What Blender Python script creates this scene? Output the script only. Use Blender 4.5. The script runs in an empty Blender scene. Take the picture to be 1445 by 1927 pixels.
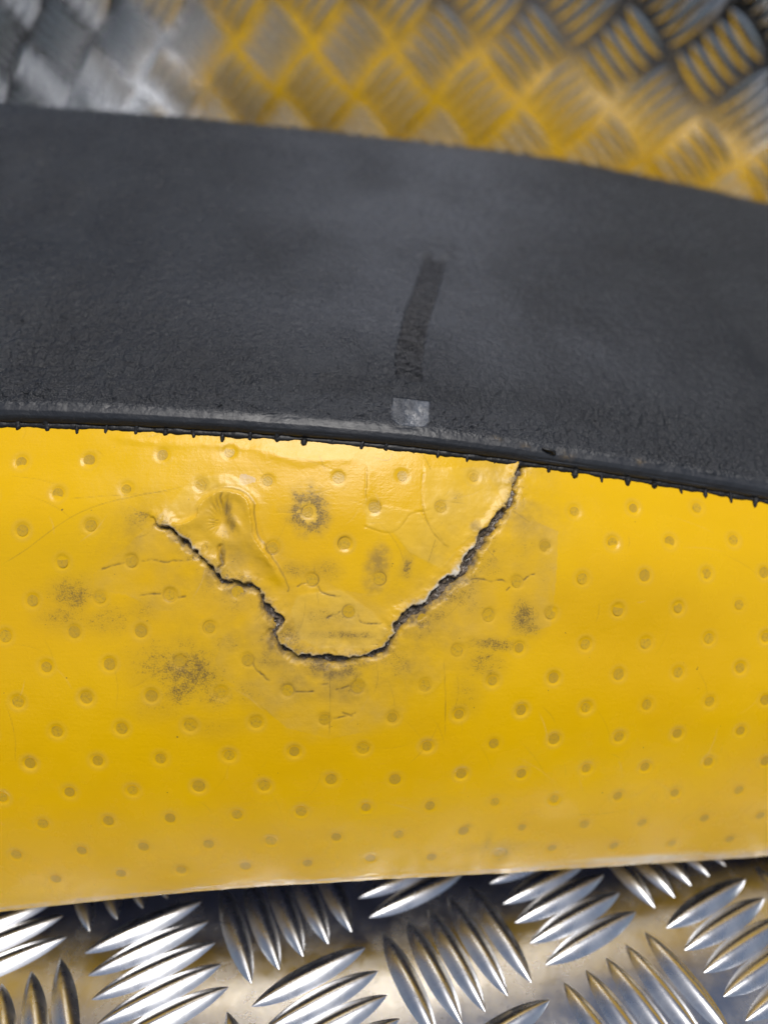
import bpy, math
import numpy as np

# ---------------------------------------------------------------- camera, light, exposure
scene = bpy.context.scene
CAM_Z = 0.165
cam_data = bpy.data.cameras.new('camera')
cam = bpy.data.objects.new('camera', cam_data)
scene.collection.objects.link(cam)
cam.location = (0.0, 0.0, CAM_Z)
cam.rotation_euler = (math.radians(60), 0.0, 0.0)
cam_data.sensor_fit = 'VERTICAL'
cam_data.sensor_height = 36.0
cam_data.lens = 24.0
cam_data.clip_start = 0.005
cam_data.clip_end = 50.0
cam_data.dof.use_dof = True
cam_data.dof.focus_distance = 0.1375
cam_data.dof.aperture_fstop = 5.6
scene.camera = cam

SUN_EL, SUN_AZ = math.radians(72), math.radians(170)      # azimuth clockwise from +Y
world = bpy.data.worlds.new('World')
scene.world = world
world.use_nodes = True
wn = world.node_tree.nodes
sky = wn.new('ShaderNodeTexSky')
sky.sky_type = 'NISHITA'
sky.sun_disc = False
sky.sun_elevation = SUN_EL
sky.sun_rotation = SUN_AZ
sky.air_density = 1.0
sky.dust_density = 2.0
sky.ozone_density = 1.0
world.node_tree.links.new(sky.outputs[0], wn['Background'].inputs[0])
wn['Background'].inputs[1].default_value = 0.055

sun_data = bpy.data.lights.new('sun', 'SUN')
sun_data.energy = 2.6
sun_data.angle = math.radians(34)
sun_data.color = (1.0, 0.97, 0.93)
sun = bpy.data.objects.new('sun', sun_data)
scene.collection.objects.link(sun)
sd = np.array([math.sin(SUN_AZ) * math.cos(SUN_EL), math.cos(SUN_AZ) * math.cos(SUN_EL), math.sin(SUN_EL)])
from mathutils import Vector, Matrix
sun.rotation_euler = Vector(sd.tolist()).to_track_quat('Z', 'Y').to_euler()

scene.view_settings.view_transform = 'Standard'
scene.view_settings.look = 'None'
scene.view_settings.gamma = 1.0
scene.view_settings.exposure = 0.28
rng = np.random.default_rng(7)

# ---------------------------------------------------------------- measured data
# CTRL: lengthwise stations x cross-section points of the moulded body, millimetres.
# All other lists are positions on that surface as (station, row) pairs.
CTRL = [[[-190.0,92.1,5.8],[-190.0,87.1,3.2],[-190.0,84.3,2.7],[-190.0,83.1,3.6],[-190.0,84.4,16.8],[-190.0,88.1,32.7],[-190.0,96.1,55.3],[-190.0,106.0,74.7],[-190.0,117.0,92.9],[-190.0,124.9,103.3],[-190.0,131.2,110.0],[-190.0,134.6,113.2],[-190.0,140.5,118.0],[-190.0,153.5,125.5],[-190.0,178.2,135.6],[-190.0,222.1,150.5],[-190.0,257.8,163.5],[-190.0,277.4,170.6],[-190.0,295.8,169.6],[-190.0,334.8,154.6],[-190.0,369.3,124.6],[-190.0,378.5,70.6]],[[-150.0,93.6,8.8],[-150.0,88.6,6.2],[-150.0,85.8,5.7],[-150.0,84.6,6.6],[-150.0,85.8,19.6],[-150.0,89.4,35.2],[-150.0,97.0,57.1],[-150.0,106.6,76.0],[-150.0,117.4,93.9],[-150.0,125.2,104.1],[-150.0,131.3,110.7],[-150.0,134.7,113.8],[-150.0,140.5,118.3],[-150.0,153.2,125.5],[-150.0,177.6,135.0],[-150.0,220.6,149.2],[-150.0,255.2,161.6],[-150.0,274.2,168.3],[-150.0,292.0,167.3],[-150.0,329.9,152.3],[-150.0,363.3,122.3],[-150.0,372.2,68.3]],[[-110.0,95.0,12.5],[-110.0,90.0,9.9],[-110.0,87.2,9.4],[-110.0,86.0,10.3],[-110.0,87.1,22.9],[-110.0,90.5,38.1],[-110.0,97.8,59.4],[-110.0,107.2,77.7],[-110.0,117.7,95.1],[-110.0,125.2,105.0],[-110.0,131.2,111.3],[-110.0,134.5,114.3],[-110.0,140.0,118.6],[-110.0,152.4,125.3],[-110.0,175.7,134.3],[-110.0,217.4,147.4],[-110.0,251.6,159.2],[-110.0,270.5,165.8],[-110.0,288.1,164.8],[-110.0,325.4,149.8],[-110.0,358.3,119.8],[-110.0,367.1,65.8]],[[-70.0,95.9,18.0],[-70.0,90.9,15.4],[-70.0,88.1,14.9],[-70.0,86.9,15.8],[-70.0,87.8,27.9],[-70.0,90.8,42.4],[-70.0,97.7,62.6],[-70.0,106.5,80.0],[-70.0,116.4,96.4],[-70.0,123.6,105.6],[-70.0,129.3,111.6],[-70.0,132.4,114.3],[-70.0,137.8,118.4],[-70.0,149.7,124.6],[-70.0,172.7,132.9],[-70.0,214.1,145.3],[-70.0,248.2,156.7],[-70.0,267.2,163.1],[-70.0,284.8,162.1],[-70.0,322.2,147.1],[-70.0,355.3,117.1],[-70.0,364.1,63.1]],[[-35.0,97.0,22.0],[-35.0,92.0,19.4],[-35.0,89.2,18.9],[-35.0,88.0,19.8],[-35.0,88.7,31.6],[-35.0,91.3,45.6],[-35.0,97.5,64.9],[-35.0,105.7,81.2],[-35.0,115.1,96.5],[-35.0,121.9,105.2],[-35.0,127.4,110.7],[-35.0,130.4,113.3],[-35.0,135.7,117.2],[-35.0,147.6,123.1],[-35.0,170.7,131.0],[-35.0,212.2,142.9],[-35.0,246.4,154.1],[-35.0,265.4,160.3],[-35.0,282.7,159.3],[-35.0,319.4,144.3],[-35.0,351.8,114.3],[-35.0,360.4,60.3]],[[0.0,98.8,22.8],[0.0,93.8,20.2],[0.0,91.0,19.7],[0.0,89.8,20.6],[0.0,90.3,32.2],[0.0,92.7,45.7],[0.0,98.5,64.3],[0.0,106.2,79.9],[0.0,115.1,94.5],[0.0,121.7,102.7],[0.0,127.0,107.9],[0.0,130.1,110.5],[0.0,135.4,114.3],[0.0,147.3,120.2],[0.0,170.4,127.9],[0.0,212.2,139.7],[0.0,246.6,150.8],[0.0,265.7,157.0],[0.0,282.5,156.0],[0.0,318.2,141.0],[0.0,349.6,111.0],[0.0,358.0,57.0]],[[35.0,103.4,18.4],[35.0,98.4,15.8],[35.0,95.6,15.3],[35.0,94.4,16.2],[35.0,94.7,27.6],[35.0,97.0,40.9],[35.0,102.6,59.1],[35.0,110.1,74.3],[35.0,118.8,88.5],[35.0,125.2,96.5],[35.0,130.5,101.5],[35.0,133.6,104.3],[35.0,139.0,108.3],[35.0,151.2,114.6],[35.0,174.5,122.9],[35.0,216.5,135.4],[35.0,250.9,147.0],[35.0,270.1,153.4],[35.0,286.6,152.4],[35.0,321.6,137.4],[35.0,352.5,107.4],[35.0,360.7,53.4]],[[70.0,108.4,14.0],[70.0,103.4,11.4],[70.0,100.6,10.9],[70.0,99.4,11.8],[70.0,99.6,23.0],[70.0,101.7,36.0],[70.0,106.9,53.6],[70.0,114.1,68.2],[70.0,122.4,81.8],[70.0,128.6,89.4],[70.0,133.7,94.2],[70.0,136.9,97.0],[70.0,142.5,101.2],[70.0,154.8,107.8],[70.0,178.4,116.6],[70.0,220.9,129.9],[70.0,255.8,142.0],[70.0,275.2,148.8],[70.0,291.2,147.8],[70.0,325.1,132.8],[70.0,355.1,102.8],[70.0,363.1,48.8]],[[110.0,113.4,10.1],[110.0,108.4,7.5],[110.0,105.6,7.0],[110.0,104.4,7.9],[110.0,104.3,18.9],[110.0,105.8,31.5],[110.0,110.3,48.3],[110.0,116.9,62.0],[110.0,124.6,74.6],[110.0,130.6,81.6],[110.0,135.6,85.9],[110.0,138.9,88.8],[110.0,144.5,92.9],[110.0,157.2,99.5],[110.0,181.5,108.4],[110.0,225.0,122.1],[110.0,260.3,134.7],[110.0,279.9,141.8],[110.0,294.6,140.8],[110.0,326.0,125.8],[110.0,353.6,95.8],[110.0,361.0,41.8]],[[150.0,116.4,8.7],[150.0,111.4,6.1],[150.0,108.6,5.6],[150.0,107.4,6.5],[150.0,106.9,17.2],[150.0,107.9,29.3],[150.0,111.5,45.0],[150.0,117.3,57.5],[150.0,124.4,68.9],[150.0,130.0,75.1],[150.0,134.8,78.9],[150.0,138.1,81.6],[150.0,143.7,85.5],[150.0,156.6,91.6],[150.0,181.6,100.0],[150.0,226.6,113.7],[150.0,263.0,126.6],[150.0,283.0,133.8],[150.0,296.5,132.8],[150.0,325.2,117.8],[150.0,350.5,87.8],[150.0,357.2,33.8]],[[190.0,118.6,8.4],[190.0,113.6,5.8],[190.0,110.8,5.3],[190.0,109.6,6.2],[190.0,108.7,16.5],[190.0,109.2,27.8],[190.0,112.1,42.3],[190.0,117.2,53.5],[190.0,123.5,63.6],[190.0,128.7,69.0],[190.0,133.2,72.3],[190.0,136.4,74.9],[190.0,142.0,78.6],[190.0,154.7,84.3],[190.0,179.8,92.2],[190.0,225.5,105.1],[190.0,262.9,117.7],[190.0,283.6,125.0],[190.0,296.0,124.0],[190.0,322.5,109.0],[190.0,345.9,79.0],[190.0,352.1,25.0]]]
DIMPLES = [[2.936,8.954],[3.312,9.026],[3.737,9.199],[4.12,9.359],[3.158,8.354],[3.545,8.46],[3.971,8.599],[2.977,7.853],[3.355,7.912],[3.193,7.521],[3.583,7.527],[3.021,7.147],[3.4,7.167],[3.803,7.185],[4.183,7.224],[2.872,6.793],[3.249,6.816],[3.633,6.806],[4.028,6.841],[6.138,8.704],[6.532,8.977],[6.958,9.249],[5.943,7.969],[6.369,8.144],[6.75,8.293],[7.164,8.518],[5.769,7.484],[6.164,7.591],[6.564,7.704],[6.975,7.819],[7.336,7.944],[5.976,7.151],[6.397,7.251],[6.792,7.336],[7.178,7.448],[5.789,6.708],[6.198,6.797],[6.591,6.862],[6.998,6.973],[7.346,7.048],[6.003,6.353],[6.419,6.43],[6.809,6.492],[7.196,6.594],[3.089,6.46],[3.448,6.464],[3.858,6.472],[4.235,6.482],[2.926,6.112],[3.307,6.117],[3.687,6.11],[4.083,6.123],[3.128,5.794],[3.503,5.789],[3.901,5.784],[4.277,5.797],[2.962,5.5],[3.347,5.483],[3.718,5.465],[4.115,5.464],[2.794,5.168],[3.165,5.172],[3.534,5.136],[3.929,5.128],[2.991,4.787],[3.37,4.744],[3.742,4.706],[4.138,4.696],[2.811,4.281],[3.182,4.248],[3.556,4.207],[3.954,4.15],[2.996,3.711],[3.387,3.687],[3.761,3.618],[4.156,3.612],[4.458,6.137],[4.852,6.18],[5.235,6.217],[5.631,6.292],[5.422,6.639],[4.664,5.826],[5.047,5.841],[5.435,5.88],[4.488,5.489],[4.88,5.511],[5.251,5.524],[5.648,5.565],[4.307,5.104],[4.694,5.164],[5.064,5.146],[5.458,5.199],[4.515,4.7],[4.895,4.735],[5.274,4.733],[5.671,4.78],[4.325,4.135],[4.715,4.159],[5.088,4.161],[5.486,4.19],[4.534,3.598],[4.917,3.637],[5.295,3.608],[5.724,3.624],[5.809,5.945],[6.214,5.994],[6.612,6.051],[7.016,6.118],[7.354,6.168],[6.021,5.613],[6.444,5.647],[6.83,5.691],[7.222,5.744],[5.828,5.202],[6.245,5.256],[6.639,5.267],[7.05,5.332],[7.401,5.34],[6.049,4.806],[6.477,4.822],[6.862,4.85],[7.269,4.884],[5.857,4.241],[6.273,4.249],[6.673,4.226],[7.088,4.282],[7.443,4.295],[6.076,3.702],[6.508,3.672],[6.917,3.642],[7.298,3.674],[4.344,8.741],[4.742,8.911],[4.575,8.203],[4.38,7.707],[4.781,7.788],[4.597,7.371],[4.805,7.042],[5.328,8.471],[5.528,9.257],[4.944,8.359],[4.975,7.413],[5.105,9.085],[5.606,7.078],[5.218,6.991]]
DIMPLES_OUT = [[2.588,8.876],[2.248,8.813],[2.798,8.295],[2.456,8.251],[2.629,7.823],[2.29,7.801],[2.489,7.48],[2.67,7.132],[2.332,7.123],[2.528,6.787],[2.191,6.783],[7.541,8.835],[7.922,9.217],[7.702,8.149],[8.076,8.408],[7.543,7.578],[7.907,7.726],[7.73,7.198],[8.073,7.288],[7.56,6.693],[7.922,6.803],[2.734,6.456],[2.393,6.456],[2.579,6.116],[2.24,6.122],[2.768,5.8],[2.424,5.809],[2.608,5.513],[2.264,5.527],[2.443,5.188],[2.095,5.208],[2.629,4.821],[2.278,4.854],[2.452,4.338],[2.098,4.389],[2.625,3.783],[2.266,3.853],[7.746,6.279],[8.079,6.345],[7.586,5.804],[7.949,5.872],[7.791,5.427],[8.139,5.442],[7.644,4.926],[8.019,4.973],[7.825,4.323],[8.211,4.361],[7.691,3.672],[8.088,3.681]]
STITCH = [[2.893,9.859],[3.052,9.816],[3.223,9.747],[3.393,9.812],[3.57,9.802],[3.744,9.798],[3.909,9.797],[4.076,9.733],[4.233,9.823],[4.388,9.832],[4.541,9.756],[4.705,9.85],[4.873,9.848],[5.011,9.837],[5.172,9.885],[5.316,9.872],[5.491,9.889],[5.656,9.922],[5.825,9.941],[5.993,9.766],[6.16,9.745],[6.336,9.75],[6.51,9.739],[6.689,9.734],[6.865,9.752],[7.023,9.76],[7.183,9.779],[7.332,9.732],[2.746,9.842],[2.602,9.83],[2.458,9.821],[2.315,9.815],[2.172,9.813],[7.494,9.743],[7.643,9.741],[7.791,9.739],[7.941,9.735],[8.092,9.728]]
CRACK = [[3.746,7.966],[3.793,7.908],[3.846,7.821],[3.898,7.732],[3.983,7.592],[4.043,7.483],[4.079,7.396],[4.12,7.321],[4.18,7.339],[4.251,7.304],[4.31,7.212],[4.355,7.067],[4.405,6.934],[4.393,6.78],[4.443,6.638],[4.514,6.549],[4.62,6.521],[4.766,6.506],[4.852,6.521],[4.939,6.562],[5.004,6.651],[5.052,6.815],[5.098,6.961],[5.173,7.077],[5.264,7.23],[5.362,7.424],[5.449,7.574],[5.525,7.833],[5.58,8.048],[5.648,8.262],[5.704,8.533],[5.742,8.75],[5.767,8.99],[5.76,9.228],[5.804,9.594],[5.825,9.941]]
SIDE = [[4.079,7.396],[4.096,7.546],[4.083,7.7]]
RIDGE = [[3.817,7.963],[3.89,7.96],[3.95,8.059],[3.972,8.237],[4.021,8.386],[4.095,8.474],[4.185,8.447],[4.24,8.304],[4.263,8.065],[4.273,7.855],[4.315,7.702],[4.381,7.532],[4.417,7.394],[4.447,7.279]]
ARCS = [[[5.228,9.178],[5.218,8.76],[5.223,8.375],[5.259,8.109],[5.302,7.945],[5.363,7.829]],[[4.901,9.2],[4.899,8.597],[4.897,8.02]],[[4.897,8.035],[5.023,7.958],[5.098,8.073],[5.144,8.275],[5.217,8.353]]]
WRINKLE = [[3.395,9.594],[3.681,9.491],[3.837,9.511],[4.082,9.518],[4.265,9.454],[4.448,9.287],[4.629,9.29],[4.871,9.438]]
HAIR = [[[3.402,7.441],[3.479,7.483],[3.519,7.504],[3.55,7.515]],[[3.624,7.522],[3.71,7.545],[3.777,7.519],[3.832,7.536],[3.938,7.551]],[[3.625,7.18],[3.711,7.196],[3.766,7.196]],[[3.839,7.163],[3.894,7.175]],[[4.512,7.282],[4.541,7.317],[4.571,7.33]],[[4.627,7.323],[4.648,7.257],[4.695,7.22],[4.737,7.206],[4.769,7.219]],[[4.666,6.95],[4.725,7.007],[4.769,7.046]],[[4.841,7.02],[4.873,6.932],[4.933,6.911],[4.999,6.928]],[[5.458,7.455],[5.543,7.485],[5.622,7.461],[5.67,7.493],[5.724,7.47]],[[5.808,7.502],[5.857,7.578],[5.883,7.596]],[[5.734,7.429],[5.708,7.371]],[[4.261,6.476],[4.276,6.387],[4.323,6.304],[4.361,6.233]],[[4.491,6.125],[4.559,6.125],[4.625,6.136]],[[4.723,6.149],[4.813,6.198]],[[4.837,6.24],[4.861,6.332]],[[4.619,6.208],[4.688,6.214]],[[4.706,5.831],[4.782,5.859],[4.848,5.899]],[[4.752,5.899],[4.827,5.853]],[[4.628,9.444],[4.673,8.998]],[[5.215,9.784],[5.248,9.535],[5.275,9.268]],[[5.56,7.941],[5.661,7.698]],[[5.702,8.66],[5.82,8.423],[5.865,8.334]],[[4.275,6.907],[4.325,7.014]],[[4.531,6.435],[4.635,6.406],[4.813,6.41]],[[4.7,6.438],[4.695,5.958],[4.686,5.59]],[[5.341,6.531],[5.352,6.154],[5.357,5.613]],[[4.606,7.548],[4.636,7.096]],[[4.903,8.075],[5.296,8.251]],[[5.249,7.618],[5.296,7.943]],[[3.211,8.27],[3.824,8.448]],[[2.845,7.481],[3.013,7.669],[3.364,8.154],[3.823,8.497],[3.942,8.669]],[[4.931,9.495],[5.023,9.448],[5.054,9.72]],[[4.29,5.29],[4.61,6.196]]]
PALE = [[[3.737,8.022],[3.87,8.406],[3.948,8.724],[4.091,8.828],[4.218,8.716],[4.27,8.272],[4.279,7.823],[4.339,7.645],[4.517,7.57],[4.755,7.275],[4.933,7.232],[5.173,7.371],[5.326,7.568],[5.482,8.0],[5.676,8.649],[5.836,8.429],[6.025,8.237],[6.004,7.616],[5.98,6.998],[5.798,6.866],[5.481,6.702],[5.388,6.408],[5.296,6.151],[5.114,5.871],[4.932,5.698],[4.69,5.618],[4.45,5.736],[4.275,6.024],[4.041,6.38],[4.102,6.73],[3.954,7.019],[3.742,7.02],[3.557,7.186],[3.372,7.241],[3.366,7.399],[3.555,7.67]]]
GLOSSY = [[[4.902,8.388],[5.053,8.376],[5.205,8.32],[5.326,7.965],[5.419,7.772],[5.326,7.568],[5.143,7.727],[5.053,7.963],[4.903,8.021]],[[5.238,9.349],[5.736,9.649],[5.726,8.793],[5.545,8.097],[5.388,7.767],[5.28,7.993],[5.226,8.376]],[[3.854,8.452],[3.956,8.759],[4.106,8.831],[4.228,8.685],[4.27,8.364],[4.155,8.493],[4.021,8.424],[3.949,8.112],[3.875,7.959],[3.752,8.023]],[[4.518,7.204],[4.755,7.275],[4.933,7.057],[5.022,6.819],[4.933,6.629],[4.636,6.618],[4.517,6.735],[4.482,7.031]]]
SCAR = [[5.387,14.486],[5.33,14.227],[5.267,13.931],[5.21,13.586],[5.169,13.199],[5.15,12.794],[5.148,12.572]]
PATCH = [[5.159,12.269],[5.154,11.916],[5.149,11.454]]
STEP = [[2.716,12.18],[3.068,12.263],[3.419,12.279],[3.75,12.251],[4.292,12.299],[4.736,12.393],[5.121,12.38],[5.416,12.387],[5.791,12.441],[6.142,12.431],[6.586,12.415],[6.987,12.397],[7.354,12.263]]
SWELL = [[6.438,7.659],[3.156,7.934]]
BURST = [4.578,8.186]
BLISTER = [4.099,7.997]
HOLE = [4.414,6.934]
THREAD = [5.976,10.357]
CRACK_UP = 1
STEP_UP = 1
DIRT = [[3.236,7.192,4.39,3.55,0.75],[3.19,6.979,5.02,3.14,0.6],[3.433,6.914,5.22,3.13,0.55],[3.649,7.021,4.16,2.29,0.5],[3.739,6.448,5.73,5.21,0.62],[3.906,6.355,7.29,4.69,0.85],[3.878,6.645,4.16,2.6,0.5],[3.858,6.156,4.18,2.92,0.8],[4.037,6.09,4.7,3.13,0.55],[4.132,6.671,4.16,2.49,0.5],[3.731,5.994,6.29,3.14,0.42],[4.03,5.755,7.37,2.63,0.36],[5.814,7.093,3.04,3.47,0.85],[5.638,6.738,5.38,1.51,0.8],[5.56,6.486,4.83,3.76,0.6],[5.483,6.162,3.22,4.29,0.45],[5.83,6.967,3.26,2.17,0.7],[5.128,7.553,1.26,2.52,0.85],[4.503,7.455,3.12,1.87,0.6],[4.68,7.485,3.12,2.08,0.62],[4.784,6.775,7.3,0.83,0.75],[4.695,6.982,6.24,2.08,0.55],[4.458,6.763,2.91,2.7,0.75],[4.247,6.141,4.18,3.13,0.45],[4.162,7.135,4.15,4.15,0.5],[5.423,8.722,1.51,1.51,0.55],[5.591,7.673,4.3,3.22,0.52],[5.511,7.176,4.27,3.21,0.45],[5.816,7.85,3.26,4.89,0.4],[4.395,6.021,6.28,2.62,0.4],[5.929,7.734,2.62,4.37,0.35],[5.638,3.846,1.16,3.48,0.5],[5.749,3.592,1.88,3.3,0.6],[5.511,4.298,1.14,0.68,0.5],[5.691,3.775,7.0,1.63,0.4],[4.13,7.876,2.08,3.12,0.5],[4.161,7.521,2.08,3.12,0.45]]
SMUDGE = [[4.724,6.329,5.75,1.67,0.8],[4.969,7.582,2.72,4.4,0.75],[4.933,7.346,2.51,2.51,0.5],[4.375,6.702,1.46,2.7,0.9],[4.517,6.585,3.12,0.83,0.6],[4.355,7.027,1.25,3.12,0.5],[4.665,6.389,3.13,1.25,0.8],[4.753,6.137,7.33,2.72,0.35],[4.515,6.196,5.22,3.13,0.3],[4.162,7.246,2.49,1.45,0.7],[4.028,7.405,1.45,2.7,0.55],[3.831,7.783,1.46,1.46,0.6],[5.173,6.924,3.79,1.47,0.6],[5.341,7.333,1.48,2.54,0.7],[5.037,6.666,1.89,1.89,0.6],[5.762,9.132,1.1,2.42,0.6],[5.713,8.437,1.52,1.09,0.5],[4.128,8.17,1.04,2.09,0.75],[4.15,7.98,1.04,1.67,0.7],[5.523,8.179,1.29,1.29,0.65],[4.102,7.603,0.62,2.7,0.7],[5.481,7.654,2.56,1.5,0.5]]
CT = np.array(CTRL) / 1000.0
NA, NB = CT.shape[0] - 1, CT.shape[1] - 1
EDGE, SEAM, CREST = 3, 10, 17

# ---------------------------------------------------------------- helpers
def cr(t):
    return np.stack([-.5*t + t*t - .5*t**3, 1 - 2.5*t*t + 1.5*t**3, .5*t + 2*t*t - 1.5*t**3, -.5*t*t + .5*t**3], -1)

_E = np.concatenate([2*CT[:1] - CT[1:2], CT, 2*CT[-1:] - CT[-2:-1]], 0)
_E = np.concatenate([2*_E[:, :1] - _E[:, 1:2], _E, 2*_E[:, -1:] - _E[:, -2:-1]], 1)

def surf(a, b):
    a, b = np.broadcast_arrays(np.asarray(a, float), np.asarray(b, float))
    ia = np.clip(np.floor(a).astype(int), 0, NA - 1)
    ib = np.clip(np.floor(b).astype(int), 0, NB - 1)
    wa, wb = cr(a - ia), cr(b - ib)
    out = 0
    for i in range(4):
        for j in range(4):
            out = out + (wa[..., i] * wb[..., j])[..., None] * _E[ia + i, ib + j]
    return out

def frame(a, b):
    e = 1e-3
    p = surf(a, b)
    da = surf(a + e, b) - surf(a - e, b)
    db = surf(a, b + e) - surf(a, b - e)
    n = np.cross(da, db)
    n /= np.linalg.norm(n, axis=-1, keepdims=True)
    return p, n, da / np.linalg.norm(da, axis=-1, keepdims=True)

_tab = np.random.default_rng(3).random((256, 256))
def vnoise(x, y):
    xi, yi = np.floor(x).astype(int), np.floor(y).astype(int)
    fx, fy = x - xi, y - yi
    fx, fy = fx*fx*(3 - 2*fx), fy*fy*(3 - 2*fy)
    t = lambda i, j: _tab[(xi + i) & 255, (yi + j) & 255]
    return (t(0,0)*(1-fx) + t(1,0)*fx)*(1-fy) + (t(0,1)*(1-fx) + t(1,1)*fx)*fy

def fbm(x, y, size, octaves=4, seed=0):
    v, amp, tot = 0, 1.0, 0
    for k in range(octaves):
        f = 2.0**k / size
        v = v + amp * (vnoise(x*f + 17.3*seed + 31*k, y*f + 9.1*seed + 57*k) - .5)
        tot += amp
        amp *= .55
    return v / tot * 2

def sstep(lo, hi, x):
    t = np.clip((x - lo) / (hi - lo), 0, 1)
    return t*t*(3 - 2*t)

def poly3(pts, n=6):
    """surface polyline -> smooth dense 3-D polyline in mm"""
    p = np.array(pts, float)
    if len(p) > 2:
        e = np.concatenate([2*p[:1] - p[1:2], p, 2*p[-1:] - p[-2:-1]])
        out = []
        for i in range(len(p) - 1):
            w = cr(np.linspace(0, 1, n, endpoint=False))
            out.append(w @ e[i:i+4])
        p = np.concatenate(out + [p[-1:]])
    return surf(p[:, 0], p[:, 1]) * 1000, p

class Sheet:
    """a displaced grid on the moulded surface; lengths in mm"""
    def __init__(self, av, bv):
        self.A, self.B = np.meshgrid(av, bv)
        self.P, self.N, _ = frame(self.A, self.B)
        self.P = self.P * 1000
        self.X = self.P[..., 0]
        seg = np.linalg.norm(np.diff(self.P, axis=0), axis=-1)
        self.T = np.concatenate([np.zeros((1, seg.shape[1])), np.cumsum(seg, 0)])
        k = len(av)//2
        self.T = np.repeat(self.T[:, k:k+1], len(av), 1)
        self.H = np.zeros(self.A.shape)
        self.col = {}
    def chan(self, name):
        if name not in self.col:
            self.col[name] = np.zeros(self.A.shape)
        return self.col[name]
    def window(self, pts, r):
        lo, hi = pts.min(0) - r, pts.max(0) + r
        m = np.all((self.P > lo) & (self.P < hi), -1)
        rows, cols = np.where(m.any(1))[0], np.where(m.any(0))[0]
        if len(rows) == 0 or len(cols) == 0:
            return None
        return (slice(rows[0], rows[-1]+1), slice(cols[0], cols[-1]+1))
    def near(self, pts, r, warp=0.0, wsize=1.0, seed=0):
        """window, distance, signed side, and position (0..1) along a polyline"""
        w = self.window(pts, r)
        if w is None:
            return None
        Q = self.P[w]
        if warp:
            x, t = self.X[w], self.T[w]
            Q = Q + np.stack([warp*fbm(x, t, wsize, 3, seed), warp*fbm(x, t, wsize, 3, seed+5), 0*x], -1)
        N = self.N[w]
        best = np.full(Q.shape[:2], 1e9)
        side = np.zeros_like(best)
        along = np.zeros_like(best)
        L = np.concatenate([[0], np.cumsum(np.linalg.norm(np.diff(pts, axis=0), axis=1))])
        for i in range(len(pts) - 1):
            a, d = pts[i], pts[i+1] - pts[i]
            l2 = max((d*d).sum(), 1e-9)
            u = np.clip(((Q - a) @ d) / l2, 0, 1)
            v = Q - a - u[..., None]*d
            dist = np.sqrt((v*v).sum(-1))
            m = dist < best
            s = (np.cross(np.broadcast_to(d, v.shape), v) * N).sum(-1)
            best = np.where(m, dist, best)
            side = np.where(m, np.sign(s), side)
            along = np.where(m, (L[i] + u*np.sqrt(l2)) / L[-1], along)
        return w, best, side, along
    def inside(self, ab):
        p = np.array(ab)
        m = np.zeros(self.A.shape, bool)
        for i in range(len(p)):
            (x0, y0), (x1, y1) = p[i], p[(i+1) % len(p)]
            if y0 == y1:
                continue
            c = (self.B > min(y0, y1)) & (self.B <= max(y0, y1))
            xi = x0 + (self.B - y0) * (x1 - x0) / (y1 - y0)
            m ^= c & (self.A < xi)
        return m
    def build(self, name, mat, parent, attrs):
        V = (self.P + self.N * self.H[..., None]) / 1000
        nb, na = self.A.shape
        idx = np.arange(nb*na).reshape(nb, na)
        q = np.stack([idx[:-1, :-1], idx[:-1, 1:], idx[1:, 1:], idx[1:, :-1]], -1).reshape(-1, 4)
        o = mesh_object(name, V.reshape(-1, 3), q, mat, parent)
        for an, chans in attrs.items():
            at = o.data.color_attributes.new(an, 'FLOAT_COLOR', 'POINT')
            c = np.stack([np.clip(self.chan(k) if k else np.zeros(self.A.shape), 0, 1) for k in chans], -1)
            at.data.foreach_set('color', c.reshape(-1).astype(np.float32))
        return o

def quad_mesh(name, V, Q, smooth=True):
    V = np.asarray(V, np.float32)
    Q = np.asarray(Q, np.int32)
    me = bpy.data.meshes.new(name)
    me.vertices.add(len(V))
    me.vertices.foreach_set('co', V.reshape(-1))
    me.loops.add(Q.size)
    me.loops.foreach_set('vertex_index', Q.reshape(-1))
    me.polygons.add(len(Q))
    me.polygons.foreach_set('loop_start', np.arange(0, Q.size, Q.shape[1], dtype=np.int32))
    me.polygons.foreach_set('loop_total', np.full(len(Q), Q.shape[1], np.int32))
    me.polygons.foreach_set('use_smooth', np.full(len(Q), smooth))
    me.update(calc_edges=True)
    me.validate()
    return me

def link(name, me, parent=None):
    o = bpy.data.objects.new(name, me)
    scene.collection.objects.link(o)
    o.parent = parent
    return o

def mesh_object(name, V, Q, mat, parent=None, smooth=True):
    me = quad_mesh(name, V, Q, smooth)
    me.materials.append(mat)
    return link(name, me, parent)

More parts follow.
